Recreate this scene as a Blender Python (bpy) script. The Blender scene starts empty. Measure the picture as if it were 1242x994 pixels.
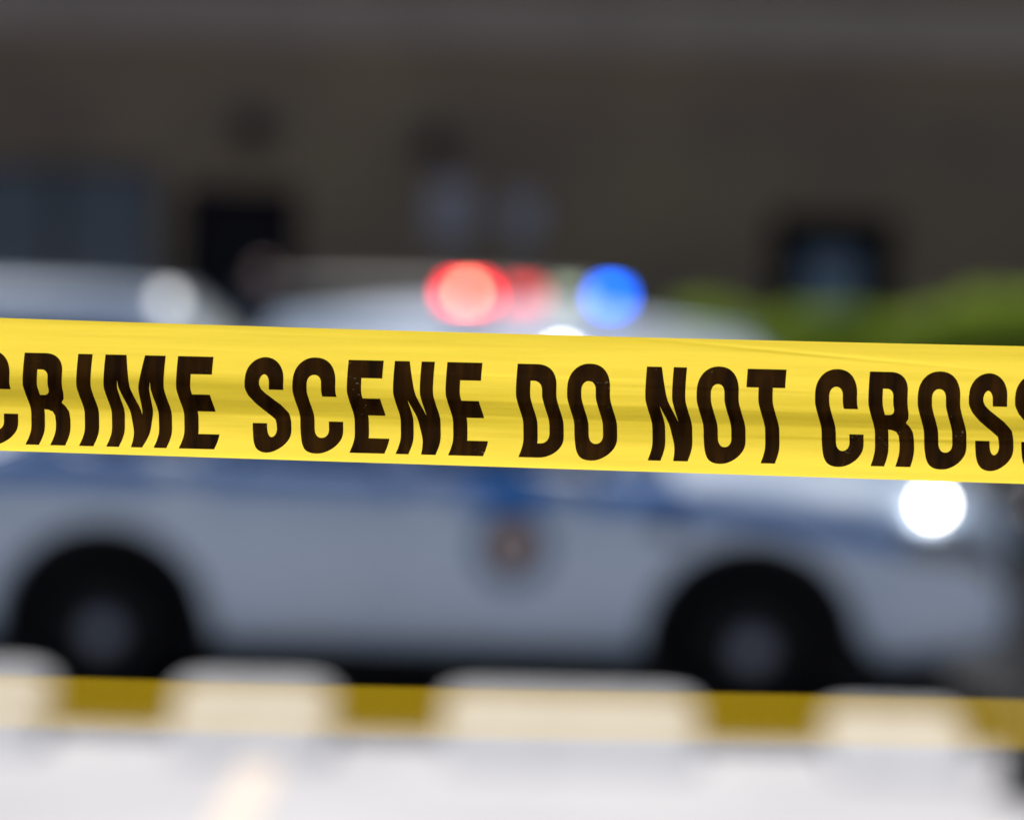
import bpy, bmesh, math, random
from mathutils import Vector, Matrix, noise
from mathutils.geometry import tessellate_polygon
random.seed(7)
C = bpy.context.scene.collection
SC = bpy.context.scene

# ------------------------------------------------------------------ camera
F_PX = 3450.0                      # 100 mm lens on a 36 mm frame, photo 1242 px wide
CAM_Z = 2.0
cd = bpy.data.cameras.new("camera"); cam = bpy.data.objects.new("camera", cd); C.objects.link(cam)
cd.sensor_width = 36; cd.lens = 100; cd.clip_start = 0.05; cd.clip_end = 2000
PITCH = math.atan(173 / F_PX); ROLL = math.radians(1.5)
CM = Matrix.Translation((0, 0, CAM_Z)) @ Matrix.Rotation(math.pi/2 - PITCH, 4, 'X') @ Matrix.Rotation(ROLL, 4, 'Z')
cam.matrix_world = CM
TAPE_D = 1.60
cd.dof.use_dof = True; cd.dof.focus_distance = TAPE_D - 0.005; cd.dof.aperture_fstop = 2.85
SC.camera = cam
SC.render.resolution_x = 1024; SC.render.resolution_y = 819

# ------------------------------------------------------------------ world, sun, exposure
SUN_EL = math.radians(63); SUN_AZ = math.radians(-14)      # behind the scene, a little to the left
w = bpy.data.worlds.new("World"); SC.world = w; w.use_nodes = True
nt = w.node_tree; nt.nodes.clear()
sky = nt.nodes.new("ShaderNodeTexSky"); sky.sky_type = 'NISHITA'; sky.sun_disc = False
sky.sun_elevation = SUN_EL; sky.sun_rotation = SUN_AZ; sky.air_density = 1.0; sky.dust_density = 1.2
bg = nt.nodes.new("ShaderNodeBackground"); bg.inputs[1].default_value = 0.05
wo = nt.nodes.new("ShaderNodeOutputWorld")
nt.links.new(sky.outputs[0], bg.inputs[0]); nt.links.new(bg.outputs[0], wo.inputs[0])
sl = bpy.data.lights.new("sun", 'SUN'); sl.energy = 5.0; sl.angle = math.radians(0.53); sl.color = (1, 0.96, 0.9)
so = bpy.data.objects.new("sun", sl); C.objects.link(so)
sdir = Vector((math.sin(SUN_AZ)*math.cos(SUN_EL), math.cos(SUN_AZ)*math.cos(SUN_EL), math.sin(SUN_EL)))
so.rotation_euler = (-sdir).to_track_quat('-Z', 'Y').to_euler(); so.location = (0, 40, 60)
SC.view_settings.view_transform = 'Standard'; SC.view_settings.look = 'None'
SC.view_settings.exposure = 0.17; SC.view_settings.gamma = 1
SC.render.engine = 'CYCLES'; SC.cycles.use_adaptive_sampling = False
SC.cycles.use_denoising = True; SC.cycles.max_bounces = 8; SC.cycles.transparent_max_bounces = 12
SC.cycles.sample_clamp_indirect = 4

def pw(px, py, d):
    """world point of a photo pixel at depth d along the view axis"""
    return CM @ Vector(((px-621)/F_PX*d, -(py-497)/F_PX*d, -d))

# ------------------------------------------------------------------ helpers
def tag(o, label=None, cat=None, group=None, kind=None):
    if label: o['label'] = label
    if cat: o['category'] = cat
    if group: o['group'] = group
    if kind: o['kind'] = kind
    return o
def empty(name, loc, rz=0, **k):
    o = bpy.data.objects.new(name, None); C.objects.link(o); o.location = loc; o.rotation_euler = (0, 0, rz)
    o.empty_display_size = .2
    return tag(o, **k)
def obj(name, bm, mat, parent=None, smooth=False, bevel=0):
    me = bpy.data.meshes.new(name)
    bmesh.ops.recalc_face_normals(bm, faces=bm.faces[:]) if smooth != 'keep' else None
    bm.to_mesh(me); bm.free()
    if mat: me.materials.append(mat)
    if smooth:
        for p in me.polygons: p.use_smooth = True
    o = bpy.data.objects.new(name, me); C.objects.link(o)
    if parent: o.parent = parent
    if bevel:
        m = o.modifiers.new("bevel", 'BEVEL'); m.width = bevel; m.segments = 2; m.limit_method = 'ANGLE'
    return o
def box(bm, x0, x1, y0, y1, z0, z1, M=None):
    vs = [bm.verts.new(Vector(p)) for p in ((x0,y0,z0),(x1,y0,z0),(x1,y1,z0),(x0,y1,z0),(x0,y0,z1),(x1,y0,z1),(x1,y1,z1),(x0,y1,z1))]
    for f in ((3,2,1,0),(4,5,6,7),(0,1,5,4),(1,2,6,5),(2,3,7,6),(3,0,4,7)): bm.faces.new([vs[i] for i in f])
    if M: bmesh.ops.transform(bm, matrix=M, verts=vs)
    return bm
def boxo(name, dims, mat, parent=None, bevel=0, M=None):
    return obj(name, box(bmesh.new(), *dims, M=M), mat, parent, bevel=bevel)
def lathe(bm, prof, axis='Y', n=40, M=None, cap=True):
    """prof: list of (radius, offset along axis)"""
    rings = []
    for r, a in prof:
        ring = []
        for i in range(n):
            t = 2*math.pi*i/n; c, s = r*math.cos(t), r*math.sin(t)
            p = {'Y': (c, a, s), 'Z': (c, s, a), 'X': (a, c, s)}[axis]
            ring.append(bm.verts.new(p))
        rings.append(ring)
    for a, b in zip(rings, rings[1:]):
        for i in range(n): bm.faces.new((a[i], a[(i+1) % n], b[(i+1) % n], b[i]))
    if cap: bm.faces.new(rings[0]); bm.faces.new(rings[-1][::-1])
    if M: bmesh.ops.transform(bm, matrix=M, verts=[v for r in rings for v in r])
    return bm
def grid(bm, P, nu, nv):
    vs = [[bm.verts.new(P(i/nu, j/nv)) for j in range(nv+1)] for i in range(nu+1)]
    for i in range(nu):
        for j in range(nv): bm.faces.new((vs[i][j], vs[i+1][j], vs[i+1][j+1], vs[i][j+1]))
    return vs
def interp(tab, x):
    if x <= tab[0][0]: return tab[0][1]
    for (a, b), (c, d) in zip(tab, tab[1:]):
        if x <= c: return b + (d-b)*(x-a)/(c-a)
    return tab[-1][1]
def sinterp(tab, x):
    if x <= tab[0][0]: return tab[0][1]
    for (a, b), (c, d) in zip(tab, tab[1:]):
        if x <= c:
            t = (x-a)/(c-a); t = t*t*(3-2*t); return b + (d-b)*t
    return tab[-1][1]

# ------------------------------------------------------------------ materials
def mat(name, col, rough=.6, metal=0, coat=0, bump=0, bscale=30, var=0, vscale=4, emit=None, estr=0, spec=.5):
    m = bpy.data.materials.new(name); m.use_nodes = True; t = m.node_tree; b = t.nodes["Principled BSDF"]
    b.inputs["Base Color"].default_value = (*col, 1); b.inputs["Roughness"].default_value = rough
    b.inputs["Metallic"].default_value = metal; b.inputs["Coat Weight"].default_value = coat
    b.inputs["Coat Roughness"].default_value = .06; b.inputs["Specular IOR Level"].default_value = spec
    if var or bump:
        tc = t.nodes.new("ShaderNodeTexCoord")
    if var:
        n = t.nodes.new("ShaderNodeTexNoise"); n.inputs["Scale"].default_value = vscale; n.inputs["Detail"].default_value = 6
        t.links.new(tc.outputs["Object"], n.inputs["Vector"])
        r = t.nodes.new("ShaderNodeValToRGB")
        r.color_ramp.elements[0].position = .3; r.color_ramp.elements[1].position = .7
        r.color_ramp.elements[0].color = (*[c*(1-var) for c in col], 1)
        r.color_ramp.elements[1].color = (*[min(1, c*(1+var)) for c in col], 1)
        t.links.new(n.outputs["Fac"], r.inputs[0]); t.links.new(r.outputs[0], b.inputs["Base Color"])
    if bump:
        n = t.nodes.new("ShaderNodeTexNoise"); n.inputs["Scale"].default_value = bscale; n.inputs["Detail"].default_value = 8
        t.links.new(tc.outputs["Object"], n.inputs["Vector"])
        u = t.nodes.new("ShaderNodeBump"); u.inputs["Strength"].default_value = bump; u.inputs["Distance"].default_value = .01
        t.links.new(n.outputs["Fac"], u.inputs["Height"]); t.links.new(u.outputs[0], b.inputs["Normal"])
    if emit: b.inputs["Emission Color"].default_value = (*emit, 1); b.inputs["Emission Strength"].default_value = estr
    return m
M = {}
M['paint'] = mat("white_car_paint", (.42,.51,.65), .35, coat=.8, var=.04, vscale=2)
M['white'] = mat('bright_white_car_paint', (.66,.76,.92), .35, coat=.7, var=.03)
M['pale_glass'] = mat('painted_sky_windscreen', (.55,.62,.66), .15, coat=.5)  # reflected sky put into the pale base colour
M['silver'] = mat("dark_grey_car_paint", (.085,.08,.08), .5, coat=.15, var=.05)
M['glass'] = mat("car_glass", (.012,.016,.02), .06, spec=.6)
M['rubber'] = mat("tyre_rubber", (.006,.006,.007), .9, bump=.3, bscale=60, spec=.04)
M['rim'] = mat("black_steel_rim", (.006,.007,.009), .5, spec=.15)
M['cap'] = mat("grey_hub_cap", (.20,.22,.28), .45)
M['black'] = mat("black_plastic", (.009,.009,.011), .7, spec=.2)
M['blackpaint'] = mat("black_car_paint", (.03,.032,.038), .3, coat=.5)
M['chrome'] = mat("chrome", (.75,.76,.78), .16, metal=1)
M['blue'] = mat("blue_vinyl", (.018,.125,.42), .4, coat=.4)
M['dblue'] = mat("dark_blue_vinyl", (.0,.13,.47), .6, spec=.1)
M['navy'] = mat("navy_print", (.015,.07,.17), .5)
M['gold'] = mat("gold_print", (.33,.18,.09), .5)
M['lens'] = mat("headlamp_glass", (.05,.06,.07), .12, coat=1)
M['redlens'] = mat("red_tail_lens", (.35,.01,.01), .15, coat=1)
M['hood_glint'] = mat("hood_glint_glow", (1,1,1), .3, emit=(1,.98,.95), estr=22)
M['hood_glint_low'] = mat("dim_hood_glint_glow", (1,1,1), .3, emit=(1,.98,.95), estr=5)
M['red_on'] = mat("lit_red_beacon", (.5,.02,.02), .3, emit=(1,.012,.03), estr=12)
M['warm_on'] = mat("lit_red_beacon_core", (.8,.3,.2), .3, emit=(1,.40,.22), estr=16)
M['red_dim'] = mat("dim_red_beacon", (.5,.02,.02), .3, emit=(1,.06,.07), estr=2.6)
M['glint_dim'] = mat("dim_red_glint_glow", (.07,.035,.035), .4, emit=(1,.6,.6), estr=.12)
M['clear_dim'] = mat("clear_beacon_glass", (.3,.34,.27), .2, emit=(.8,1,.7), estr=1.0)
M['blue_on'] = mat("lit_blue_beacon", (.01,.05,.5), .3, emit=(0,.13,1), estr=14)
M['van_glint'] = mat("van_glint_glow", (.4,.4,.4), .3, emit=(.95,.97,1), estr=2.2)
M['pillar_glint'] = mat("pillar_glint_glow", (1,1,1), .3, emit=(1,1,1), estr=14)
M['concrete'] = mat("painted_concrete", (.54,.545,.575), .8, bump=.5, bscale=50, var=.08, vscale=5)
M['fascia'] = mat("grey_render", (.35,.285,.25), .85, var=.12, vscale=.8, bump=.3)
M['stone'] = mat("grey_sill_stone", (.08,.075,.075), .8, bump=.3)
M['frame'] = mat("black_window_frame", (.004,.003,.004), .7, spec=.1)
M['pane'] = mat("window_glass", (.008,.008,.014), .3, spec=.1)
M['pane_blue'] = mat("tinted_shop_glass", (.085,.115,.17), .12, spec=.6)
M['door'] = mat("dark_door_paint", (.013,.008,.015), .7, spec=.15)
M['notice'] = mat("grey_notice_board", (.42,.40,.47), .6, var=.05)
M['lampdark'] = mat("dark_lamp_metal", (.008,.009,.016), .5)
M['post'] = mat("black_post_paint", (.008,.010,.014), .4, coat=.2, bump=.1)
M['bark'] = mat("shrub_bark", (.07,.05,.03), .9)
M['kerb'] = mat("kerb_concrete", (.35,.34,.33), .85, bump=.4)

def brick_mat():
    m = bpy.data.materials.new("brown_brick"); m.use_nodes = True; t = m.node_tree; b = t.nodes["Principled BSDF"]
    tc = t.nodes.new("ShaderNodeTexCoord"); mp = t.nodes.new("ShaderNodeMapping"); mp.inputs["Rotation"].default_value = (math.pi/2, 0, 0)
    br = t.nodes.new("ShaderNodeTexBrick"); br.inputs["Scale"].default_value = 1
    br.inputs["Brick Width"].default_value = .215; br.inputs["Row Height"].default_value = .075; br.inputs["Mortar Size"].default_value = .008
    br.inputs["Color1"].default_value = (.285,.20,.128,1); br.inputs["Color2"].default_value = (.23,.165,.112,1); br.inputs["Mortar"].default_value = (.29,.25,.20,1)
    n = t.nodes.new("ShaderNodeTexNoise"); n.inputs["Scale"].default_value = .45; n.inputs["Detail"].default_value = 3
    mx = t.nodes.new("ShaderNodeMix"); mx.data_type = 'RGBA'; mx.blend_type = 'MULTIPLY'; mx.inputs[0].default_value = 1
    r = t.nodes.new("ShaderNodeValToRGB"); r.color_ramp.elements[0].color = (.82,.80,.86,1); r.color_ramp.elements[1].color = (1.15,1.15,1.05,1)
    r.color_ramp.elements[0].position = .35; r.color_ramp.elements[1].position = .65
    t.links.new(tc.outputs["Object"], mp.inputs[0]); t.links.new(mp.outputs[0], br.inputs[0]); t.links.new(tc.outputs["Object"], n.inputs[0])
    t.links.new(n.outputs[0], r.inputs[0]); t.links.new(br.outputs[0], mx.inputs[6]); t.links.new(r.outputs[0], mx.inputs[7])
    t.links.new(mx.outputs[2], b.inputs["Base Color"]); b.inputs["Roughness"].default_value = .9
    u = t.nodes.new("ShaderNodeBump"); u.inputs["Strength"].default_value = .5; u.inputs["Distance"].default_value = .008; u.invert = True
    t.links.new(br.outputs["Fac"], u.inputs["Height"]); t.links.new(u.outputs[0], b.inputs["Normal"])
    return m
M['brick'] = brick_mat()

def ground_mat():
    m = bpy.data.materials.new("sunbleached_paving"); m.use_nodes = True; t = m.node_tree; b = t.nodes["Principled BSDF"]
    tc = t.nodes.new("ShaderNodeTexCoord")
    n1 = t.nodes.new("ShaderNodeTexNoise"); n1.inputs["Scale"].default_value = .7; n1.inputs["Detail"].default_value = 5
    n2 = t.nodes.new("ShaderNodeTexNoise"); n2.inputs["Scale"].default_value = 120; n2.inputs["Detail"].default_value = 4
    r1 = t.nodes.new("ShaderNodeValToRGB"); r1.color_ramp.elements[0].color = (.44,.435,.46,1); r1.color_ramp.elements[1].color = (.525,.52,.54,1)
    r2 = t.nodes.new("ShaderNodeValToRGB"); r2.color_ramp.elements[0].color = (.75,.75,.75,1); r2.color_ramp.elements[1].color = (1.1,1.1,1.1,1)
    for r in (r1, r2): r.color_ramp.elements[0].position = .35; r.color_ramp.elements[1].position = .65
    mx = t.nodes.new("ShaderNodeMix"); mx.data_type = 'RGBA'; mx.blend_type = 'MULTIPLY'; mx.inputs[0].default_value = 1
    t.links.new(tc.outputs["Object"], n1.inputs[0]); t.links.new(tc.outputs["Object"], n2.inputs[0])
    t.links.new(n1.outputs[0], r1.inputs[0]); t.links.new(n2.outputs[0], r2.inputs[0])
    t.links.new(r1.outputs[0], mx.inputs[6]); t.links.new(r2.outputs[0], mx.inputs[7]); t.links.new(mx.outputs[2], b.inputs["Base Color"])
    b.inputs["Roughness"].default_value = .9
    u = t.nodes.new("ShaderNodeBump"); u.inputs["Strength"].default_value = .4; u.inputs["Distance"].default_value = .004
    t.links.new(n2.outputs[0], u.inputs["Height"]); t.links.new(u.outputs[0], b.inputs["Normal"])
    return m
M['ground'] = ground_mat()
M['line'] = mat("worn_cream_line_paint", (.66,.565,.485), .8, var=.08, vscale=9, bump=.2)

def tape_mat(name, thin=False):
    """thin plastic film: lets light through, prints yellow, a soft sheen in front"""
    m = bpy.data.materials.new(name); m.use_nodes = True; t = m.node_tree; t.nodes.clear()
    out = t.nodes.new("ShaderNodeOutputMaterial")
    col = (.98,.70,.02,1) if not thin else (.9,.58,.01,1)
    tc = t.nodes.new("ShaderNodeTexCoord")
    mp = t.nodes.new("ShaderNodeMapping"); mp.inputs["Scale"].default_value = (3.5, 3.5, 90)
    n = t.nodes.new("ShaderNodeTexNoise"); n.inputs["Scale"].default_value = 1.0; n.inputs["Detail"].default_value = 6
    mp2 = t.nodes.new("ShaderNodeMapping"); mp2.inputs["Scale"].default_value = (30, 30, 60)
    n2 = t.nodes.new("ShaderNodeTexNoise"); n2.inputs["Scale"].default_value = 1.0; n2.inputs["Detail"].default_value = 5
    t.links.new(tc.outputs["Object"], mp.inputs[0]); t.links.new(mp.outputs[0], n.inputs[0])
    t.links.new(tc.outputs["Object"], mp2.inputs[0]); t.links.new(mp2.outputs[0], n2.inputs[0])
    ad = t.nodes.new("ShaderNodeMath"); ad.operation = 'MULTIPLY_ADD'; ad.inputs[1].default_value = .25
    t.links.new(n2.outputs[0], ad.inputs[0]); t.links.new(n.outputs[0], ad.inputs[2])
    bu = t.nodes.new("ShaderNodeBump"); bu.inputs["Strength"].default_value = .30; bu.inputs["Distance"].default_value = .002
    t.links.new(ad.outputs[0], bu.inputs["Height"])
    d = t.nodes.new("ShaderNodeBsdfDiffuse"); d.inputs[0].default_value = col
    tr = t.nodes.new("ShaderNodeBsdfTranslucent"); tr.inputs[0].default_value = (1,.75,.022,1) if not thin else (.86,.57,.012,1)
    g = t.nodes.new("ShaderNodeBsdfGlossy"); g.inputs["Roughness"].default_value = .42; g.inputs[0].default_value = (1,1,1,1)
    for k in (d, tr, g): t.links.new(bu.outputs[0], k.inputs["Normal"])
    mx = t.nodes.new("ShaderNodeMixShader"); mx.inputs[0].default_value = .62
    t.links.new(d.outputs[0], mx.inputs[1]); t.links.new(tr.outputs[0], mx.inputs[2])
    mg = t.nodes.new("ShaderNodeMixShader"); mg.inputs[0].default_value = .08 if not thin else .01
    t.links.new(mx.outputs[0], mg.inputs[1]); t.links.new(g.outputs[0], mg.inputs[2])
    last = mg
    if thin:
        tp = t.nodes.new("ShaderNodeBsdfTransparent"); tp.inputs[0].default_value = (1,1,.995,1)
        mt = t.nodes.new("ShaderNodeMixShader"); mt.inputs[0].default_value = .215
        t.links.new(tp.outputs[0], mt.inputs[1]); t.links.new(mg.outputs[0], mt.inputs[2]); last = mt
    t.links.new(last.outputs[0], out.inputs[0])
    return m
M['tape'] = tape_mat("yellow_barrier_film")
M['strand'] = tape_mat("thin_yellow_film", True)
def ink_mat():
    """black ink on the film: tinted, lets a little of the yellow through, with scuffs and specks"""
    m = bpy.data.materials.new("black_tape_ink"); m.use_nodes = True; t = m.node_tree; t.nodes.clear()
    out = t.nodes.new("ShaderNodeOutputMaterial"); tc = t.nodes.new("ShaderNodeTexCoord")
    mp = t.nodes.new("ShaderNodeMapping"); mp.inputs["Scale"].default_value = (160, 160, 12)
    n = t.nodes.new("ShaderNodeTexNoise"); n.inputs["Scale"].default_value = 1; n.inputs["Detail"].default_value = 2
    r = t.nodes.new("ShaderNodeValToRGB"); r.color_ramp.elements[0].position = .3; r.color_ramp.elements[1].position = .7
    r.color_ramp.elements[0].color = (.011,.005,.002,1); r.color_ramp.elements[1].color = (.040,.020,.005,1)
    t.links.new(tc.outputs["Object"], mp.inputs[0]); t.links.new(mp.outputs[0], n.inputs[0]); t.links.new(n.outputs[0], r.inputs[0])
    tp = t.nodes.new("ShaderNodeBsdfTransparent"); t.links.new(r.outputs[0], tp.inputs[0])
    # tiny scratches where the ink has come off
    mp3 = t.nodes.new("ShaderNodeMapping"); mp3.inputs["Scale"].default_value = (420, 420, 700); mp3.inputs["Rotation"].default_value = (0, .5, 0)
    n3 = t.nodes.new("ShaderNodeTexNoise"); n3.inputs["Scale"].default_value = 1; n3.inputs["Detail"].default_value = 1
    t.links.new(tc.outputs["Object"], mp3.inputs[0]); t.links.new(mp3.outputs[0], n3.inputs[0])
    n4 = t.nodes.new("ShaderNodeTexNoise"); n4.inputs["Scale"].default_value = 28; t.links.new(tc.outputs["Object"], n4.inputs[0])
    mu = t.nodes.new("ShaderNodeMath"); mu.operation = 'MULTIPLY'; t.links.new(n3.outputs[0], mu.inputs[0]); t.links.new(n4.outputs[0], mu.inputs[1])
    r3 = t.nodes.new("ShaderNodeValToRGB"); r3.color_ramp.elements[0].position = .435; r3.color_ramp.elements[1].position = .50
    r3.color_ramp.elements[0].color = (0,0,0,1); r3.color_ramp.elements[1].color = (.35,.35,.35,1)
    t.links.new(mu.outputs[0], r3.inputs[0])
    d = t.nodes.new("ShaderNodeBsdfDiffuse"); d.inputs[0].default_value = (.5,.45,.3,1)
    mx = t.nodes.new("ShaderNodeMixShader"); t.links.new(r3.outputs[0], mx.inputs[0]); t.links.new(tp.outputs[0], mx.inputs[1]); t.links.new(d.outputs[0], mx.inputs[2])
    g = t.nodes.new("ShaderNodeBsdfGlossy"); g.inputs["Roughness"].default_value = .4
    mg = t.nodes.new("ShaderNodeMixShader"); mg.inputs[0].default_value = .006
    t.links.new(mx.outputs[0], mg.inputs[1]); t.links.new(g.outputs[0], mg.inputs[2]); t.links.new(mg.outputs[0], out.inputs[0])
    return m
M['ink'] = ink_mat()

def leaf_mat():
    m = bpy.data.materials.new("hedge_leaf"); m.use_nodes = True; t = m.node_tree; t.nodes.clear()
    out = t.nodes.new("ShaderNodeOutputMaterial"); tc = t.nodes.new("ShaderNodeTexCoord")
    n = t.nodes.new("ShaderNodeTexNoise"); n.inputs["Scale"].default_value = 3; n.inputs["Detail"].default_value = 4
    t.links.new(tc.outputs["Object"], n.inputs[0])
    r = t.nodes.new("ShaderNodeValToRGB"); r.color_ramp.elements[0].position = .35; r.color_ramp.elements[1].position = .65
    r.color_ramp.elements[0].color = (.24,.34,.05,1); r.color_ramp.elements[1].color = (.38,.50,.075,1)
    t.links.new(n.outputs[0], r.inputs[0])
    d = t.nodes.new("ShaderNodeBsdfDiffuse"); tr = t.nodes.new("ShaderNodeBsdfTranslucent")
    t.links.new(r.outputs[0], d.inputs[0]); t.links.new(r.outputs[0], tr.inputs[0])
    mx = t.nodes.new("ShaderNodeMixShader"); mx.inputs[0].default_value = .5
    t.links.new(d.outputs[0], mx.inputs[1]); t.links.new(tr.outputs[0], mx.inputs[2]); t.links.new(mx.outputs[0], out.inputs[0])
    return m
M['leaf'] = leaf_mat()

# ------------------------------------------------------------------ setting: ground, markings
bm = bmesh.new(); vs = [bm.verts.new(p) for p in ((-400,-150,0),(400,-150,0),(400,700,0),(-400,700,0))]; bm.faces.new(vs)
g = obj('parking_lot_ground', bm, M['ground']); g.name = 'ground'; tag(g, kind='structure')
def painted_line(x0, y0, x1, y1, wd):
    bm = bmesh.new(); d = Vector((x1-x0, y1-y0, 0)).normalized(); n = Vector((-d.y, d.x, 0))*wd/2
    L = math.hypot(x1-x0, y1-y0); k = int(L/.08); rnd = random.Random(3); prev = None
    for i in range(k+1):                                 # worn edges
        p = Vector((x0, y0, .004)) + d*L*i/k
        a = bm.verts.new(p + n*(1+rnd.uniform(-.12,.05))); b = bm.verts.new(p - n*(1+rnd.uniform(-.12,.05)))
        if prev: bm.faces.new((prev[0], prev[1], b, a))
        prev = (a, b)
    o = obj('painted_line', bm, M['line']); tag(o, kind='structure'); return o
painted_line(-.955, 5.5, -.955, 12.02, .16)
for x in (-6.2, -3.6, 2.9, 5.5): painted_line(x, 5.5, x, 12.02, .12)
# dark asphalt lane under and behind the vehicles
M['asphalt'] = mat("dark_asphalt", (.03,.031,.035), .95, bump=.8, bscale=160, var=.18, vscale=1.5, spec=.15)
bm = bmesh.new(); grid(bm, lambda a, b: Vector((-60+120*a, 12.05+14.15*b + (0 if b else .015*math.sin(a*700)), .004)), 400, 4); tag(obj('road', bm, M['asphalt']), kind='structure')
# pavement with kerb along the building
bm = box(bmesh.new(), -30, 30, 26.2, 30.0, .0, .13); kb = obj('pavement', bm, M['kerb']); tag(kb, kind='structure')

# ------------------------------------------------------------------ building at y = 30
BY = 30.0; PPM = F_PX/BY
def bx(px): return (px-621)/PPM
def bz(px, py): return CAM_Z - (py - (324+.0262*(px-621)))/PPM
bld = empty('brick_building', (0, BY, 0), label="long brown brick building with a pale grey fascia band behind the parked vehicles", cat="building")
ops = [  # x0, x1, z0, z1, kind
    (-9.2, bx(188), .75, bz(100, 200), 'shop'),
    (bx(214), bx(358), .14, bz(290, 226), 'door'),
    (bx(928), bx(1082), .95, bz(1010, 262), 'window'),
    (9.0, 10.3, .95, 2.65, 'window'),
]
X0, X1, ZT = -16.0, 16.0, 5.9
bm = bmesh.new(); T = .35
cur = X0
for (a, b, z0, z1, k) in ops:
    box(bm, cur, a, 0, T, 0, ZT)
    box(bm, a, b, 0, T, z1, ZT)
    if z0 > .2: box(bm, a, b, 0, T, 0, z0)
    cur = b
box(bm, cur, X1, 0, T, 0, ZT)
box(bm, X0, X1, T+.002, 9, 0, ZT-.35)
bmesh.ops.remove_doubles(bm, verts=bm.verts[:], dist=.0005)
obj('wall', bm, M['brick'], bld)
boxo('fascia', (X0, X1, -.12, -.002, 4.30, 4.85), M['fascia'], bld, bevel=.01)
boxo('parapet_cap', (X0-.05, X1+.05, -.06, T+.05, ZT+.002, ZT+.10), M['stone'], bld, bevel=.01)
for (a, b, z0, z1, k) in ops:
    if k == 'door':
        dr = boxo('door', (a+.07, b-.07, .16, .21, z0, z1-.09), M['door'], bld, bevel=.005)
        boxo('door_pane', (a+.25, b-.25, .150, .159, 1.15, z1-.35), M['pane'], dr)
        bm = lathe(bmesh.new(), [(.012, 0), (.012, .22)], 'Z', 10, Matrix.Translation((b-.17, .10, 1.0)))
        box(bm, b-.178, b-.162, .10, .159, 1.03, 1.05); box(bm, b-.178, b-.162, .10, .159, 1.17, 1.19)
        obj('handle', bm, M['chrome'], dr)
        bm = bmesh.new(); box(bm, a+.002, a+.068, .10, .26, z0, z1-.002); box(bm, b-.068, b-.002, .10, .26, z0, z1-.002); box(bm, a+.07, b-.07, .10, .26, z1-.085, z1-.002)
        obj('door_frame', bm, M['frame'], bld)
        continue
    nm = 1 if k == 'window' else 5
    fw = .2 if k == 'window' else .06
    win = empty('window', (0, 0, 0)); win.parent = bld
    bm = bmesh.new()
    box(bm, a+.002, a+fw, .08, .20, z0+.002, z1-.002); box(bm, b-fw, b-.002, .08, .20, z0+.002, z1-.002)
    box(bm, a+fw+.001, b-fw-.001, .08, .20, z0+.002, z0+fw); box(bm, a+fw+.001, b-fw-.001, .08, .20, z1-fw, z1-.002)
    for i in range(1, nm):
        x = a+(b-a)*i/nm; box(bm, x-.03, x+.03, .09, .19, z0+fw+.001, z1-fw-.001)
    obj('frame', bm, M['frame'], win)
    for i in range(nm):
        xa = a+(b-a)*i/nm+(.032 if i else fw+.001); xb = a+(b-a)*(i+1)/nm-(.032 if i < nm-1 else fw+.001)
        boxo('pane', (xa, xb, .13, .14, z0+fw+.001, z1-fw-.001), M['pane_blue'] if k == 'shop' else M['pane'], win)
    if k == 'window':      # added panel on the glass, coloured as a bluish reflection
        boxo('painted_reflection', (a+.38, b-.38, .118, .126, z0+.35, z1-.40), mat("blue_grey_painted_reflection", (.20,.27,.38), .6), win)
    boxo('sill', (a-.05, b+.05, -.05, .078, z0-.08, z0-.003), M['stone'], win, bevel=.004)
def wall_lamp(x, z, label):
    e = empty('wall_lamp', (x, BY, z), label=label, cat="wall lamp", group="dark lamps on the brick wall")
    boxo('back_plate', (-.07, .07, -.03, -.002, -.12, .12), M['lampdark'], e, bevel=.005)
    bm = lathe(bmesh.new(), [(.05, .20), (.15, .12), (.17, .02), (.16, -.12), (.12, -.16)], 'Z', 24, Matrix.Translation((0, -.20, 0)))
    obj('lamp_shade', bm, M['lampdark'], e, smooth=True)
    boxo('bracket', (-.02, .02, -.06, -.031, -.02, .04), M['lampdark'], e)
    return e
wall_lamp(bx(300), bz(300, 160), "small dark lamp mounted on the wall right above the black doorway")
wall_lamp(bx(520), bz(520, 178), "dark round lamp on the wall above the pale notice panels")
def notice(px, py, wd, ht, label):
    e = empty('notice_board', (bx(px), BY, bz(px, py)), label=label, cat="sign", group="pale notice panels on the brick wall")
    boxo('panel', (-wd/2, wd/2, -.035, -.012, -ht/2, ht/2), M['notice'], e, bevel=.004)
    bm = bmesh.new()
    for s in (-1, 1):
        box(bm, s*wd/2-.012, s*wd/2+.012, -.045, -.002, -ht/2-.012, ht/2+.012)
        box(bm, -wd/2+.013, wd/2-.013, -.045, -.002, s*ht/2-.012, s*ht/2+.012)
    obj('panel_frame', bm, M['stone'], e)
notice(540, 256, .48, .64, "pale grey notice panel on the wall, the left and brighter of two")
notice(628, 264, .38, .50, "dim grey notice panel on the wall, the right and smaller of two")

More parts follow.
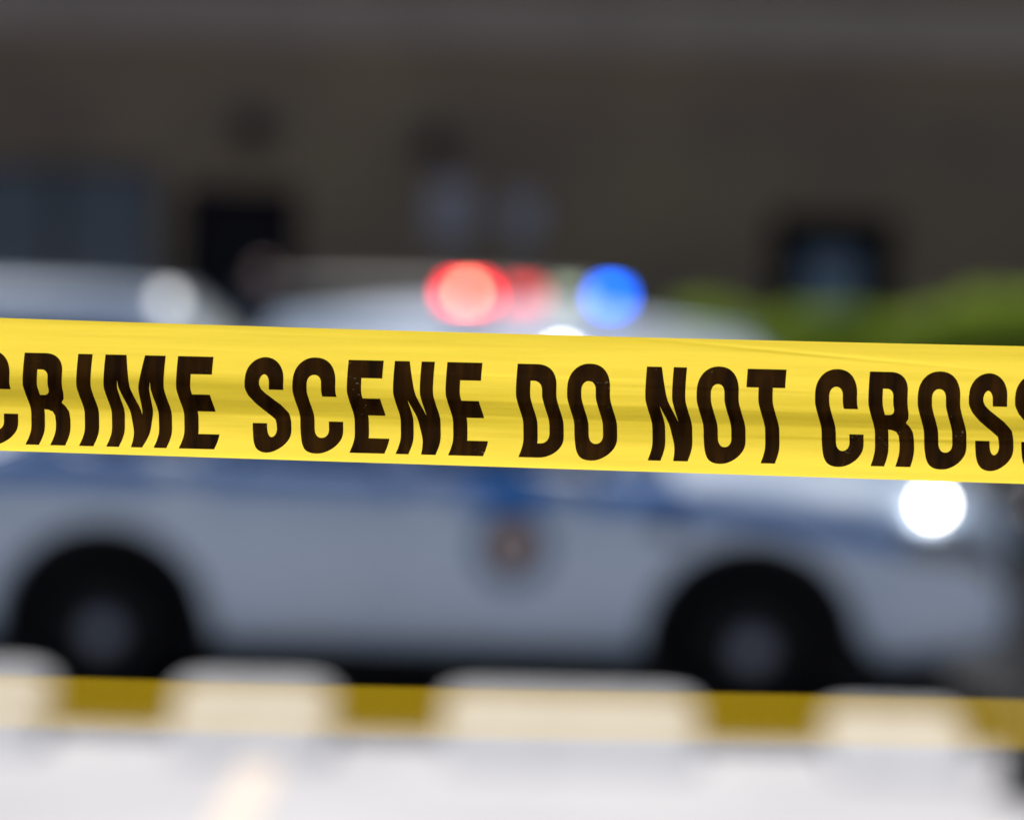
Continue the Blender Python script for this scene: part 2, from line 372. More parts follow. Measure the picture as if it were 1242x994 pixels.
# ------------------------------------------------------------------ shrubs in front of the wall
def shrub(x, y, rx, ry, h, n, label, seed):
    e = empty('shrub', (x, y, 0), label=label, cat="shrub", group="green shrubs along the brick wall")
    rnd = random.Random(seed)
    vs, fs = [], []
    clumps = [(rnd.uniform(-.8,.8)*rx, rnd.uniform(-.7,.7)*ry, h*rnd.uniform(.25,.86), rnd.uniform(.22,.42)) for _ in range(26)]
    for i in range(n):
        c = clumps[rnd.randrange(len(clumps))]; d = Vector((rnd.gauss(0,1), rnd.gauss(0,1), rnd.gauss(0,1))).normalized()*c[3]*rnd.random()**.4
        p = Vector((c[0]+d.x*1.3, c[1]+d.y, max(.05, c[2]+d.z*.8)))
        nrm = (d.normalized()+Vector((rnd.gauss(0,.5), rnd.gauss(0,.5), rnd.gauss(.4,.5)))).normalized()
        t = nrm.orthogonal().normalized(); t.rotate(Matrix.Rotation(rnd.uniform(0,6.28), 3, nrm)); b = nrm.cross(t)
        L = rnd.uniform(.035,.065); W = L*.5; k = len(vs)
        vs += [p-t*L, p+b*W, p+t*L, p-b*W]; fs.append((k, k+1, k+2, k+3))
    me = bpy.data.meshes.new('foliage'); me.from_pydata(vs, [], fs); me.materials.append(M['leaf'])
    f = bpy.data.objects.new('foliage', me); C.objects.link(f); f.parent = e
    bm = bmesh.new()
    for c in clumps:
        bs = Vector((c[0]*.15, c[1]*.15, 0)); tp = Vector(c[:3]); ax = (tp-bs)
        bmesh.ops.create_cone(bm, segments=6, radius1=.03, radius2=.008, depth=ax.length, matrix=Matrix.Translation((bs+tp)/2) @ ax.to_track_quat('Z','Y').to_matrix().to_4x4())
    obj('stem', bm, M['bark'], e)
shrub(2.3, 25.3, .75, .5, 1.80, 9000, "low thin shrub leftmost of the hedge, beside the patrol vehicle's windscreen", 1)
shrub(3.55, 25.2, .95, .6, 1.97, 15000, "bushy green shrub growing right under the dark framed window", 2)
shrub(5.0, 25.0, 1.2, .6, 1.98, 18000, "tallest bright green shrub at the right edge of the photo", 3)

# ------------------------------------------------------------------ wheel stops
def wheel_stop(px0, px1, y, h, label):
    xa, xb = (px0-621)/F_PX*y, (px1-621)/F_PX*y; L = xb-xa
    e = empty('wheel_stop', ((xa+xb)/2, y, 0), label=label, cat="wheel stop", group="pale concrete wheel stops in front of the patrol car")
    prof = [(-.44,0),(-.40,.035),(-.08,h*.94),(-.03,h),(.05,h),(.085,h*.95),(.11,h*.5),(.12,0)]
    bm = bmesh.new(); rings = []
    for x, s in ((-L/2,.86),(-L/2+.05,.97),(-L/2+.12,1),(0,1),(L/2-.12,1),(L/2-.05,.97),(L/2,.86)):
        rings.append([bm.verts.new((x, p*s, z*(s if z else 0))) for p, z in prof])
    for a, b in zip(rings, rings[1:]):
        for i in range(len(prof)-1): bm.faces.new((a[i], b[i], b[i+1], a[i+1]))
    bm.faces.new(rings[0]); bm.faces.new(rings[-1][::-1])
    obj('block', bm, M['concrete'], e, bevel=.012)
    for s in (-1, 1):
        obj('bolt', lathe(bmesh.new(), [(.022, h-.001), (.022, h+.012), (.015, h+.018)], 'Z', 12, Matrix.Translation((s*(L/2-.22), 0, 0))), M['chrome'], e)
wheel_stop(-330, 68, 11.70, .285, "pale wheel stop at the left edge, in front of the rear wheel")
wheel_stop(222, 412, 11.65, .265, "short pale wheel stop behind the painted line")
wheel_stop(548, 856, 11.62, .255, "long pale wheel stop below the patrol car's front door")
wheel_stop(1012, 1180, 11.60, .225, "short pale wheel stop under the patrol car's front bumper, right of its front wheel")

# ------------------------------------------------------------------ vehicles
def wheel(parent, x, y, r, wd, side):
    e = empty('wheel', (x, y, r)); e.parent = parent
    s = side
    prof = [(r*.66, -wd/2), (r*.80, -wd/2-.008), (r*.95, -wd/2+.01), (r, -wd/2+.05), (r, wd/2-.05), (r*.95, wd/2-.01), (r*.80, wd/2+.008), (r*.66, wd/2)]
    bm = lathe(bmesh.new(), prof, 'Y', 48, cap=False); obj('tyre', bm, M['rubber'], e, smooth=True)
    bm = lathe(bmesh.new(), [(r*.66, s*(wd/2-.005)), (r*.62, s*(wd/2-.02)), (r*.60, s*(wd/2-.07)), (.02, s*(wd/2-.08))], 'Y', 40, cap=False)
    for k in range(5):
        A = Matrix.Rotation(2*math.pi*k/5, 4, 'Y')
        y0, y1 = sorted((s*(wd/2-.065), s*(wd/2-.02)))
        box(bm, -.035, .035, y0, y1, .04, r*.615, A)
    obj('rim', bm, M['rim'], e)
    bm = lathe(bmesh.new(), [(.085, s*(wd/2-.02)), (.08, s*(wd/2)), (.045, s*(wd/2+.014)), (.01, s*(wd/2+.018))], 'Y', 28)
    obj('hub_cap', bm, M['cap'], e, smooth=True)
    return e

def vehicle(name, sp, loc, yaw, label, cat, group, paint):
    root = empty(name, loc, yaw, label=label, cat=cat, group=group)
    L, W, r = sp['L'], sp['W'], sp['r']; xf = L/2; xr = -L/2
    wx = (xf-sp['fo'], xf-sp['fo']-sp['wb']); ra = r+sp.get('gap', .085); sill = sp['sill']
    def hw(x):
        u = (x-xr)/L; k = 1
        if u < .14: k = 1-.13*((.14-u)/.14)**2
        if u > .84: k = 1-.20*((u-.84)/.16)**2.2
        return W/2*k
    def top(x): return sinterp(sp['top'], x)
    def low(x):
        z = sill + (.10*max(0, (x-(xf-.5))/.5)**2 + .12*max(0, ((xr+.5)-x)/.5)**2)
        for c in wx:
            if abs(x-c) < ra: z = max(z, r+math.sqrt(ra*ra-(x-c)**2)+.0)
        return z
    crown = sp.get('crown', .10)
    def ysurf(x, z):              # outer half-width at height z
        zl, zt = sill, top(x); t = min(1, max(0, (z-zl)/(zt-zl)))
        k = interp([(0,.955),(.2,.985),(.5,1.0),(.8,.99),(.93,.965),(1,.90)], t)
        return hw(x)*k
    xs = set(xr+L*i/70 for i in range(71))
    for c in wx:
        for i in range(25): xs.add(c+ra*math.cos(math.pi*i/24))
    xs = sorted(xs); xs = [x for i, x in enumerate(xs) if i == 0 or x-xs[i-1] > .004]
    bm = bmesh.new(); rings = []
    for x in xs:
        zl, zt = low(x), top(x); half = []
        for t in (0,.15,.35,.55,.75,.88,.95,1):
            z = zl+(zt-zl)*t; half.append((ysurf(x, z), z))
        half += [(hw(x)*.80, zt+crown*.45), (hw(x)*.5, zt+crown*.85), (0, zt+crown)]
        inner = (hw(x)*.78, zl)
        ring = [inner]+half+[(-y, z) for y, z in half[-2::-1]]+[(-inner[0], zl)]
        rings.append([bm.verts.new((x, y, z)) for y, z in ring])
    for a, b in zip(rings, rings[1:]):
        for i in range(len(a)-1): bm.faces.new((a[i], a[i+1], b[i+1], b[i]))
    bm.faces.new(rings[0]); bm.faces.new(rings[-1][::-1])
    obj('body', bm, paint, root, smooth=True)
    bm = box(bmesh.new(), xr+.12, xf-.25, -hw(0)*.76, hw(0)*.76, .20, .82)
    obj('underbody', bm, M['black'], root)
    for x in wx:
        for s in (-1, 1): wheel(root, x, s*(W/2-.135), r, .235, s)
    # cabin
    xb0, xt0, xt1, xb1 = sp['cab']; zr = sp['roof']; zb0, zb1 = top(xb0)+.02, top(xb1)+.03
    yb, yt = W/2*.90, sp['rw']/2
    zrb = zr-.035
    B = {}
    def base(x, s): return Vector((x, s*yb, interp([(xb0, zb0), (xb1, zb1)], x)-.02))
    def topp(x, s): return Vector((x, s*yt, zrb))
    def side(u, v, s):            # u along belt 0..1 (rear..front), v up
        return base(xb0+(xb1-xb0)*u, s).lerp(topp(xt0+(xt1-xt0)*u, s), v)+Vector((0, s*.035*math.sin(math.pi*v), 0))
    vt = sp.get('vtop', .94)
    for s in (-1, 1):
        cuts = sp['cuts']
        for (u0, u1) in cuts:
            bm = bmesh.new(); grid(bm, lambda a, b: side(u0+(u1-u0)*a, .04+(vt-.05)*b, s), 4, 5)
            obj('side_window', bm, M['glass'], root, smooth=True)
        bm = bmesh.new(); edges = [0]+[c for p in cuts for c in p]+[1]
        for k in range(0, len(edges), 2):
            u0, u1 = edges[k]-.004, edges[k+1]+.004
            grid(bm, lambda a, b: side(u0+(u1-u0)*a, b, s)+Vector((0, s*.012, 0)), 2, 6)
        grid(bm, lambda a, b: side(a, vt-.01+(1.01-vt)*b, s)+Vector((0, s*.014, 0)), 12, 3)
        obj('pillar', bm, paint, root, smooth=True)
    def cross(u, v, xb_, xt_, k):
        a = base(xb_, -1).lerp(base(xb_, 1), u); b = topp(xt_, -1).lerp(topp(xt_, 1), u)
        p = a.lerp(b, v); bulge = math.sin(math.pi*u); p.x += k*(.10*bulge*(1-v*.5)); p.z += .03*bulge; return p
    bm = bmesh.new(); grid(bm, lambda a, b: cross(.04+.92*a, .02+.95*b, xb1, xt1, 1), 10, 6); obj('windscreen', bm, M[sp.get('ws', 'glass')], root, smooth=True)
    bm = bmesh.new(); grid(bm, lambda a, b: cross(.04+.92*a, .02+.95*b, xb0, xt0, -1), 10, 6); obj('rear_window', bm, M['glass'], root, smooth=True)
    bm = bmesh.new()
    def roofp(u, v):
        e0 = 1-(2*v-1)**4; eu = 1-abs(2*u-1)**5
        x = xt0+(xt1-xt0)*u; bl = (.05*math.sin(math.pi*v))*(1 if u > .5 else -1)*abs(2*u-1)**6
        return Vector((x+bl+(.05 if u > .99 else -.05 if u < .01 else 0), (v*2-1)*(yt+.02), zrb-.015+.05*e0*(.35+.65*eu)+sp.get('rcrown', .03)*math.sin(math.pi*u)*math.sin(math.pi*v)))
    grid(bm, roofp, 24, 12)
    r0 = bmesh.ops.extrude_face_region(bm, geom=bm.faces[:]); bmesh.ops.translate(bm, verts=[v for v in r0['geom'] if isinstance(v, bmesh.types.BMVert)], vec=(0, 0, -.03))
    obj('roof', bm, paint, root, smooth=True)
    # doors with seams, sills under the glass, handles
    def patch(nm, x0, x1, z0, z1, off, m, s, par, nx=14, nz=8):
        zf0 = z0 if callable(z0) else (lambda x: z0); zf1 = z1 if callable(z1) else (lambda x: z1)
        bm = bmesh.new()
        def P(a, b):
            x = x0+(x1-x0)*a; zb = max(zf0(x), low(x)+.012); z = zb+(zf1(x)-zb)*b; e = off if 0 < a < 1 and 0 < b < 1 else off*.2
            return Vector((x, s*(ysurf(x, z)+e), z))
        grid(bm, P, nx, nz); return obj(nm, bm, m, par, smooth=True)
    for s in (-1, 1):
        for (x0, x1) in sp['doors']:
            d = patch('door', x0+.006, x1-.006, sill+.06, lambda x: top(x)-.02, .007, paint, s, root)
            yh = ysurf(x0+.15, top(x0)-.16)
            y0, y1 = sorted((s*(yh+.006), s*(yh+.04)))
            boxo('handle', (x0+.06, x0+.24, y0, y1, top(x0)-.17, top(x0)-.14), paint, d, bevel=.008)
        if sp.get('patrol'):
            dx0 = sp['doors'][0][0]
            sx1 = wx[0]-.08
            patch('stripe', xr+.25, xf-.30, lambda x: sinterp(sp['str0'], x), lambda x: sinterp(sp['str1'], x), .011, M['blue'], s, root, 60, 3)
            for (a, b, c, dd) in sp['blocks']:
                patch('stripe_block', a, b, c, dd, .014, M['dblue'], s, root, 6, 3)
            patch('fender_badge', .98, 1.10, .84, .92, .014, M['black'], s, root, 3, 2)
            # round door emblem: navy ring, gold shield
            ex, ez = sp['emb']; ey = ysurf(ex, ez)+.012
            bm = bmesh.new(); ring0 = []; ring1 = []
            for i in range(40):
                t = 2*math.pi*i/40; ring0.append(bm.verts.new((ex+.17*math.cos(t), s*(ysurf(ex, ez+.17*math.sin(t))+.012), ez+.17*math.sin(t))))
                ring1.append(bm.verts.new((ex+.105*math.cos(t), s*(ysurf(ex, ez+.105*math.sin(t))+.013), ez+.105*math.sin(t))))
            for i in range(40): bm.faces.new((ring0[i], ring0[(i+1) % 40], ring1[(i+1) % 40], ring1[i]))
            em = obj('door_emblem', bm, M['navy'], root)
            bm = bmesh.new(); pts = [(-.07,.09),(0,.105),(.07,.09),(.075,0),(.045,-.07),(0,-.11),(-.045,-.07),(-.075,0)]
            bm.faces.new([bm.verts.new((ex+a, s*(ysurf(ex, ez+b)+.016), ez+b)) for a, b in pts]); obj('shield', bm, M['gold'], em)
        # lamps
        hx = xf-.16; hz = top(hx)-sp.get('hdz', .12); hl = .34
        hd = patch('headlight', xf-.52, xf-.03, lambda x: top(x)-.23, lambda x: top(x)-.085, .014, M['lens'], s, root, 8, 4)
        if sp.get('glint') :  # added glowing ball, stands in for a sun glint on the hood
            p = sp['glint']; bm = bmesh.new(); bmesh.ops.create_uvsphere(bm, u_segments=20, v_segments=12, radius=.042, matrix=Matrix.Translation((xf+p[0], s*p[1], p[2])))
            obj('hood_glint_ball', bm, M['hood_glint' if s < 0 else 'hood_glint_low'], hd, smooth=True)
        patch('tail_light', xr+.03, xr+.30, lambda x: top(x)-.28, lambda x: top(x)-.06, .014, M['redlens'], s, root, 6, 4)
        # mirror
        mx = xb1-.42; mz = top(mx)+.10
        bm = bmesh.new(); bmesh.ops.create_uvsphere(bm, u_segments=16, v_segments=10, radius=1, matrix=Matrix.Translation((mx, s*(W/2+.10), mz)) @ Matrix.Diagonal((.07,.13,.09,1)))
        y0, y1 = sorted((s*(W/2*.9), s*(W/2+.06))); box(bm, mx-.03, mx+.03, y0, y1, mz-.06, mz-.02)
        obj('mirror', bm, M['black'], root, smooth=True)
    # bumpers, grille, plates
    for nm, x, sg in (('front_bumper', xf, 1), ('rear_bumper', xr, -1)):
        bm = bmesh.new()
        def P(a, b):
            y = (a*2-1)*hw(x)*.985; zz = .36+.18*b
            return Vector((x+sg*(.03-.12*abs(a*2-1)**4), y*.98, zz))
        grid(bm, P, 16, 4); r0 = bmesh.ops.extrude_face_region(bm, geom=bm.faces[:]); bmesh.ops.translate(bm, verts=[v for v in r0['geom'] if isinstance(v, bmesh.types.BMVert)], vec=(-sg*.10, 0, 0))
        obj(nm, bm, paint, root, smooth=False)
    bm = box(bmesh.new(), xf-.03, xf+.02, -.42, .42, top(xf)-.22, top(xf)-.04)
    for k in range(5): box(bm, xf+.021, xf+.035, -.40, .40, top(xf)-.205+k*.034, top(xf)-.193+k*.034)
    obj('grille', bm, M['black'], root)
    return root, dict(top=top, hw=hw, ysurf=ysurf)

# --- patrol saloon in front, side-on, nose to the right
Y_MAIN = 12.4
sedan = dict(L=5.14, W=1.86, r=.35, wb=2.855, fo=1.15, sill=.325, crown=.11, patrol=True, gap=.14,
    top=[(-2.55,.93),(-2.35,1.15),(-1.5,1.17),(0,1.12),(1.10,1.085),(1.85,1.03),(2.37,.985),(2.57,.84)],
    cab=(-1.95,-1.15,.25,1.12), roof=1.50, rw=1.24, cuts=[(.10,.28),(.31,.58),(.62,.90)],
    doors=[(-1.25,-.18),(-.18,.95)],
    str0=[(-2.4,1.01),(0,.995),(.75,.98),(1.3,.92),(2.0,.82),(2.3,.77)], str1=[(-2.4,1.14),(0,1.105),(.9,1.075),(1.4,1.02),(2.0,.915),(2.3,.85)],
    blocks=[(.13,.52,.945,1.108),(.66,1.06,.955,1.088)], emb=(.36,.775),
    glint=(-.37,.86,1.01))
wxf = (918-621)/F_PX*Y_MAIN      # front wheel x
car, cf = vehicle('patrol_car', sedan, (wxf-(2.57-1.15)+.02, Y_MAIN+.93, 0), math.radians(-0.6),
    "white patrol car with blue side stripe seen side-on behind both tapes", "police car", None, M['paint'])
# saloon light bar, hidden behind the tape but seen from elsewhere
def light_bar(root, z, x, hwid, lamps):
    lb = boxo('light_bar', (x-.13, x+.13, -hwid, hwid, z, z+.022), M['black'], root, bevel=.008)
    for (y0, y1, m, nm) in lamps:
        boxo(nm, (x-.125, x+.125, y0, y1, z+.024, z+.115), M[m], lb, bevel=.02)
    for s in (-1, 1): boxo('bar_foot', (x-.05, x+.05, s*(hwid-.10)-.03, s*(hwid-.10)+.03, z-.09, z-.002), M['black'], lb)
    return lb

# --- patrol SUV behind, three-quarter, nose to the right and towards the camera
suv = dict(L=4.95, W=1.98, r=.37, wb=2.86, fo=.95, sill=.32, crown=.09,
    top=[(-2.47,.92),(-2.35,1.08),(0,1.10),(1.0,1.12),(2.1,1.06),(2.38,.98),(2.47,.86)],
    cab=(-2.38,-2.10,.98,1.58), vtop=.62, ws='pale_glass', roof=1.665, rw=1.42, cuts=[(.05,.26),(.29,.58),(.61,.91)],
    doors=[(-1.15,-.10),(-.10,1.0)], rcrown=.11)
suvo, _ = vehicle('patrol_suv', suv, (.28, 18.1, 0), math.radians(-52),
    "white patrol SUV whose roof light bar flashes red and blue behind the tape", "police SUV", None, M['white'])
BZ, BX = 1.76, -.26
lb = light_bar(suvo, BZ, BX, .66, [])
# --- white van at the left
van = dict(L=5.3, W=2.0, r=.36, wb=3.1, fo=.95, sill=.30, crown=.06,
    top=[(-2.6,1.0),(-2.5,1.12),(0,1.14),(1.3,1.12),(2.3,1.02),(2.6,.85)],
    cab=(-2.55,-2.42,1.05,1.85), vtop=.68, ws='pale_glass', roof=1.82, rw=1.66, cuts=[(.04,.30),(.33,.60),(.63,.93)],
    doors=[(-1.2,.15),(.15,1.3)], rcrown=.02)
vano, _ = vehicle('white_van', van, (-3.15, 17.2, 0), math.radians(-4),
    "white van with tall roof, behind the tape at the left edge", "van", None, M['white'])
# --- silver SUV further back
greyo, _ = vehicle('grey_suv', dict(suv, ws='glass', vtop=.9, roof=1.86, rcrown=.02, cab=(-2.38,-2.2,.62,1.2)), (-1.35, 22.6, 0), math.radians(176),
    "dark grey SUV parked farthest back between the white van and the flashing patrol SUV", "SUV", None, M['silver'])
blk, _ = vehicle('black_saloon', dict(sedan, patrol=False, glint=None, top=[(-2.61,.95),(-2.40,1.05),(-1.5,1.06),(0,1.04),(1.15,1.0),(1.9,.93),(2.40,.86),(2.61,.78)]), (5.28, 15.9, 0), math.radians(2),
    "black saloon car cut off by the right edge, behind the patrol car's nose", "car", None, M['blackpaint'])

# lamps on the patrol SUV's light bar (placed along the bar) 
bx_ = suvo.matrix_world
bpy.context.view_layer.update()
SM = suvo.matrix_world
def bar_y(px, x=-.26, z=1.83):
    """position along the bar whose picture lies in column px"""
    best = min(range(-70, 71), key=lambda k: abs((lambda v: 621+F_PX*v.x/(-v.z))(CM.inverted() @ (SM @ Vector((x, k/100, z)))) - px))
    return best/100
def lamp(px, wd, h, m, nm, z0=.024, front=-.07, depth=.13):
    y = bar_y(px); boxo(nm, (BX+front, BX+front+depth, y-wd/2, y+wd/2, BZ+z0, BZ+z0+h), M[m], lb, bevel=.012)
lamp(568, .23, .09, 'red_on', 'red_beacon')
lamp(636, .16, .08, 'red_dim', 'red_beacon')
lamp(690, .16, .075, 'clear_dim', 'clear_beacon')
lamp(741, .09, .085, 'blue_on', 'blue_beacon')
y = bar_y(560)
boxo('beacon_core', (BX-.075, BX+.075, y-.028, y+.028, BZ+.03, BZ+.112), M['warm_on'], lb, bevel=.012)

# added glowing balls that stand in for glints, blurring to discs
def glint_ball(par, px, py, D, r, m, nm):
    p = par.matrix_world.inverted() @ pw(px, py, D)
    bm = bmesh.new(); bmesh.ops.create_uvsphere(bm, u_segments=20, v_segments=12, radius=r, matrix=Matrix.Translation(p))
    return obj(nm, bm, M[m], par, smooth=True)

glint_ball(suvo, 681, 436, 16.7, .055, 'pillar_glint', 'pillar_glint_ball')  # stands in for a glint by the windscreen pillar
glint_ball(vano, 204, 365, 16.1, .05, 'van_glint', 'van_glint_ball')  # stands in for a glint below the van's roof edge
glint_ball(greyo, 320, 331, 21.55, .06, 'glint_dim', 'dim_glint_ball')  # stands in for a dim reddish glint on the grey SUV
# ------------------------------------------------------------------ dark post at the right edge
e = empty('bollard', (2.05, 11.0, 0), label="black steel bollard cut off by the right edge of the photo, below the tape", cat="bollard")
obj('post', lathe(bmesh.new(), [(.105,.02),(.105,1.02),(.095,1.08),(.06,1.12),(.01,1.135)], 'Z', 32), M['post'], e, smooth=True)
obj('base_flange', lathe(bmesh.new(), [(.16,.0),(.16,.018),(.15,.022)], 'Z', 32), M['post'], e)
obj('collar', lathe(bmesh.new(), [(.112,.93),(.112,.97)], 'Z', 32), M['black'], e)

# ------------------------------------------------------------------ the barrier tape in front
W_MM = TAPE_D/F_PX                # metres per photo pixel at the tape
def y_top(x): 
    xx = min(max(x, -200), 1500); return 385.4+.0345*xx-5.5e-6*xx*xx + (x-xx)*.028
def y_bot(x): return 546.2+.0325*x
SHEAR = [(0,0),(.16,-1.6),(.34,-2.2),(.43,.2),(.60,6.2),(.72,7.0),(.84,6.7),(.93,4.0),(1,.8),(1.15,-3)]
def hermite(tab, x):
    if x <= tab[0][0]: return tab[0][1]
    if x >= tab[-1][0]: return tab[-1][1]
    for i in range(len(tab)-1):
        if x <= tab[i+1][0]:
            x0, y0 = tab[i]; x1, y1 = tab[i+1]; h = x1-x0
            m0 = (y1-(tab[i-1][1] if i else y0))/(x1-(tab[i-1][0] if i else x0)); 
            m1 = ((tab[i+2][1] if i+2 < len(tab) else y1)-y0)/((tab[i+2][0] if i+2 < len(tab) else x1)-x0)
            t = (x-x0)/h; return (2*t**3-3*t*t+1)*y0+(t**3-2*t*t+t)*h*m0+(-2*t**3+3*t*t)*y1+(t**3-t*t)*h*m1
# tilt of the film across its width (degrees, + = faces up) ; h 0 top .. 1 bottom
TILT_L = [(0,0),(.05,-5),(.22,-10),(.36,-6),(.43,2),(.47,11),(.60,15),(.66,14),(.69,-1),(.76,-5),(.86,-13),(.95,-17),(1,-28)]
TILT_R = [(0,0),(.05,-5),(.22,-11),(.36,-8),(.41,-3),(.44,2),(.465,-3),(.50,-2),(.52,14),(.57,16),(.612,15),(.625,4),(.70,5),(.73,-3),(.86,-13),(.95,-16),(1,-26)]
NH = 120
def depth_table(T):
    D = [0]
    for i in range(NH): D.append(D[-1]+math.tan(math.radians(sinterp(T, (i+.5)/NH)))*.0755/NH)
    return D
DL, DR = depth_table(TILT_L), depth_table(TILT_R)
def depth(x, h):
    h = min(1, max(0, h))*NH; i = min(NH-1, int(h)); f = h-i
    a = DL[i]+(DL[i+1]-DL[i])*f; b = DR[i]+(DR[i+1]-DR[i])*f
    t = min(1, max(0, (x-330)/330)); t = t*t*(3-2*t)
    return a+(b-a)*t
def relief(x, h):
    """long soft waves and a few creases of the film, metres"""
    a = .0009*noise.noise(Vector((x*.0021, h*1.5, 3)))+.00035*noise.noise(Vector((x*.006, h*9, 8)))
    # diagonal crease lines in the right half
    for (xc, hc, sl, am) in ((1000,.10,.00042,.0003),(860,.36,.00004,.00022),(1120,.70,-.00006,.0002),(700,.33,.00005,.00018)):
        dline = h-(hc+sl*(x-xc)); a += am*math.exp(-(dline/.012)**2)*math.exp(-((x-xc)/170)**2)
    return a
def tp(x, h, lift=0):
    hh = h + .012*math.sin(x*.004+1)*math.sin(math.pi*h)
    y = y_top(x)+(y_bot(x)-y_top(x))*h
    amp = 1.15-.35*min(1.3, max(-.2, x/1242))
    tt = ((y-(426.9+.0223*x))/(111.2+.0032*x))
    sx = hermite(SHEAR, tt)*amp
    d = TAPE_D - .9*depth(x, hh) + relief(x, h) + .000010*(x-700)
    return pw(x+sx, y, d-lift)
tape = empty('barrier_tape', pw(621, 480, TAPE_D), label="sharp yellow barrier tape reading CRIME SCENE DO NOT CROSS stretched across the foreground", cat="barrier tape")
TO = tape.location.copy()
bm = bmesh.new()
XA, XB = -2400, 3700
def Px(a, b): return tp(XA+(XB-XA)*a, b)-TO
grid(bm, Px, 610, NH)
tb = obj('tape_band', bm, M['tape'], tape, smooth=True)

# lettering, each letter a thin layer of ink following the film
def arc(cx, cy, rx, ry, a0, a1, n=10, p=2.2):
    out = []
    for i in range(n+1):
        a = math.radians(a0+(a1-a0)*i/n); c, s = math.cos(a), math.sin(a)
        out.append((cx+rx*math.copysign(abs(c)**(2/p), c), cy-ry*math.copysign(abs(s)**(2/p), s)))
    return out
S = 17.3
def g_I(w): return [[(0,0),(w,0),(w,112),(0,112)]]
def g_E(w): return [[(0,0),(w,0),(w,21.5),(S,21.5),(S,46),(w-4,46),(w-4,66.5),(S,66.5),(S,94),(w,94),(w,112),(0,112)]]
def g_T(w): return [[(0,0),(w,0),(w,22),(w/2+S/2,22),(w/2+S/2,112),(w/2-S/2,112),(w/2-S/2,22),(0,22)]]
def g_N(w): return [[(0,0),(18,0),(w-16,65),(w-16,0),(w,0),(w,112),(w-17.5,112),(15.6,47),(15.6,112),(0,112)]]
def g_M(w): return [[(0,0),(25.5,0),(w/2+.5,72),(w/2+11.5,0),(w,0),(w,112),(w-15.5,112),(w-16.5,32),(w/2+7,112),(w/2-6.5,112),(16.5,31),(15.3,112),(0,112)]]
def g_O(w):
    o = arc(w/2,28,w/2,30,90,0)+arc(w/2,84,w/2,30,0,-90)[0:]+arc(w/2,84,w/2,30,-90,-180)[1:]+arc(w/2,28,w/2,30,180,90)[:-1]
    r = w/2-S
    i = arc(w/2,30,r,11,90,0)+arc(w/2,83,r,11,0,-90)+arc(w/2,83,r,11,-90,-180)[1:]+arc(w/2,30,r,11,180,90)[:-1]
    return [o, i]
def g_D(w):
    o = [(0,0)]+arc(w-26,27,26,27,90,0,p=2.3)+arc(w-26,85,26,27,0,-90,p=2.3)+[(0,112)]
    i = [(S,20)]+arc(w-S-11,32,11,12,90,0)+arc(w-S-11,82,11,13,0,-90)+[(S,95)]
    return [o, i]
def g_C(w):
    r = w/2-S
    o = [(w,45)]+arc(w/2,28,w/2,30,0,90)+arc(w/2,28,w/2,30,90,180)[1:]+arc(w/2,84,w/2,30,180,270)+arc(w/2,84,w/2,30,-90,0)[1:]
    o += [(w,75),(w-S,75)]+arc(w/2,84,r,11,0,-90)+arc(w/2,84,r,11,-90,-180)[1:]+arc(w/2,30,r,11,180,90)+arc(w/2,30,r,11,90,0)[1:]+[(w-S,45)]
    return [o]
def g_R(w):
    o = [(0,0)]+arc(w-22,22,22,22,90,0)+[(w,40)]+[(w-.8,48),(w-3,55),(w-7.5,60),(w-4,64.5),(w-1.2,71),(w,80),(w+.2,95),(w+.8,112),(w-S-.2,112),(w-S-.4,84)]+[(w-S-1.2,76),(w-S-4,71),(w-S-9,69),(S-.8,68.5),(S-.8,112),(0,112)]
    i = [(S,20)]+arc(w-S-8,29,8,9,90,0)+arc(w-S-8,42,8,9,0,-90)+[(S,51)]
    return [o, i]
def g_S(w):
    # centre line with half-thickness (horizontal strokes a little thicker)
    pts = [(w-8.8,38,8.7),(w-8.8,28,8.8)]
    pts += [(w/2+(w/2-9)*math.cos(math.radians(a)), 27-(27-9.3)*math.sin(math.radians(a)), 8.8+1.6*math.sin(math.radians(a))) for a in range(8,180,8)]
    pts += [(8.7,27,8.8),(8.9,34,9),(11.5,42,9.6),(17,49.5,10.2),(24,56.5,10.5),(31,63,10.4),(36.5,70,9.6),(w-9,78,9),(w-8.7,86,8.8)]
    pts += [(w/2+(w/2-9)*math.cos(math.radians(a)), 87+(105-87)*-math.sin(math.radians(a)), 8.8+.6*abs(math.sin(math.radians(a)))) for a in range(-8,-180,-8)]
    pts += [(8.8,87,8.8),(8.8,79,8.7)]
    Lf, Rt = [], []
    for i, (x, y, t) in enumerate(pts):
        a = pts[max(0, i-1)]; b = pts[min(len(pts)-1, i+1)]; dx, dy = b[0]-a[0], b[1]-a[1]; l = math.hypot(dx, dy)
        if i in (0, len(pts)-1): dx, dy, l = 0, (-1 if i == 0 else -1), 1
        nx, ny = -dy/l, dx/l; Lf.append((x+nx*t, y+ny*t)); Rt.append((x-nx*t, y-ny*t))
    return [Lf+Rt[::-1]]
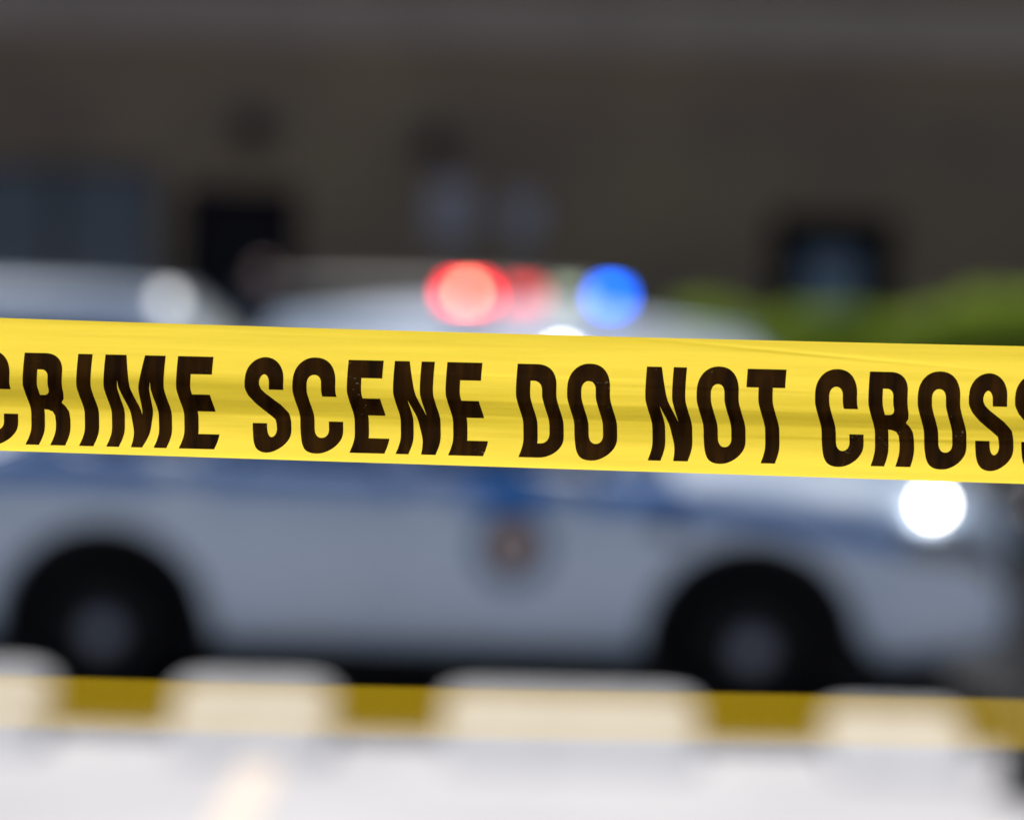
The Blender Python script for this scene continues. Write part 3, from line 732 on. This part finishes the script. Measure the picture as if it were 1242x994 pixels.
G = dict(I=g_I,E=g_E,T=g_T,N=g_N,M=g_M,O=g_O,D=g_D,C=g_C,R=g_R,S=g_S)
TEXT = [('C',-38,52),('R',30,47.5),('I',95,17.4),('M',128,73),('E',216,43),
        ('S',299,47),('C',357,52),('E',423,42.5),('N',479,48.5),('E',542.7,42.5),
        ('D',628,49),('O',690,52),('N',784.8,48.5),('O',847,51),('T',907,47),
        ('C',990.5,51),('R',1055.2,47.5),('O',1115,51.5),('S',1177,46.5),('S',1233,47)]
def letter(ch, x0, wd, par):
    loops = G[ch](wd); flat = [p for l in loops for p in l]
    tris = tessellate_polygon([[Vector((x, y, 0)) for x, y in l] for l in loops])
    bm = bmesh.new(); vs = [bm.verts.new((x, y, 0)) for x, y in flat]
    for t in tris:
        try: bm.faces.new([vs[i] for i in t])
        except ValueError: pass
    y = -2.5
    while y < 116:
        bmesh.ops.bisect_plane(bm, geom=bm.verts[:]+bm.edges[:]+bm.faces[:], plane_co=(0, y, 0), plane_no=(0, 1, 0)); y += 2.0
    bmesh.ops.triangulate(bm, faces=bm.faces[:])
    for v in bm.verts:
        X = x0+v.co.x; Y = (426.9+.0223*X)+v.co.y/112*(111.2+.0032*X)
        h = (Y-y_top(X))/(y_bot(X)-y_top(X)); v.co = tp(X, h, .00025)-TO
    return obj('letter', bm, M['ink'], par, smooth=False)
for rep in (-1, 0, 1):
    for ch, x, wd in TEXT: letter(ch, x+rep*1400, wd, tape)

# ------------------------------------------------------------------ the lower strand of tape, a little further away
SD = 1.90
st = empty('tape_strand', pw(621, 860, SD), label="thin see-through yellow tape strand running blurred along the bottom, below the printed tape", cat="barrier tape")
SO = st.location.copy()
def sp_(a, b):
    x = -1400+4000*a; yt = 818+.0258*x+2.0*math.sin(x*.0041); yb = 879+.0255*x+2.5*math.sin(x*.003+1)
    dd = SD-.03+.20*b**1.3+.004*noise.noise(Vector((x*.004, b*2, 1)))
    return pw(x, yt+(yb-yt)*b, dd)-SO
bm = bmesh.new(); grid(bm, sp_, 260, 14)
obj('strand_band', bm, M['strand'], st, smooth=True)
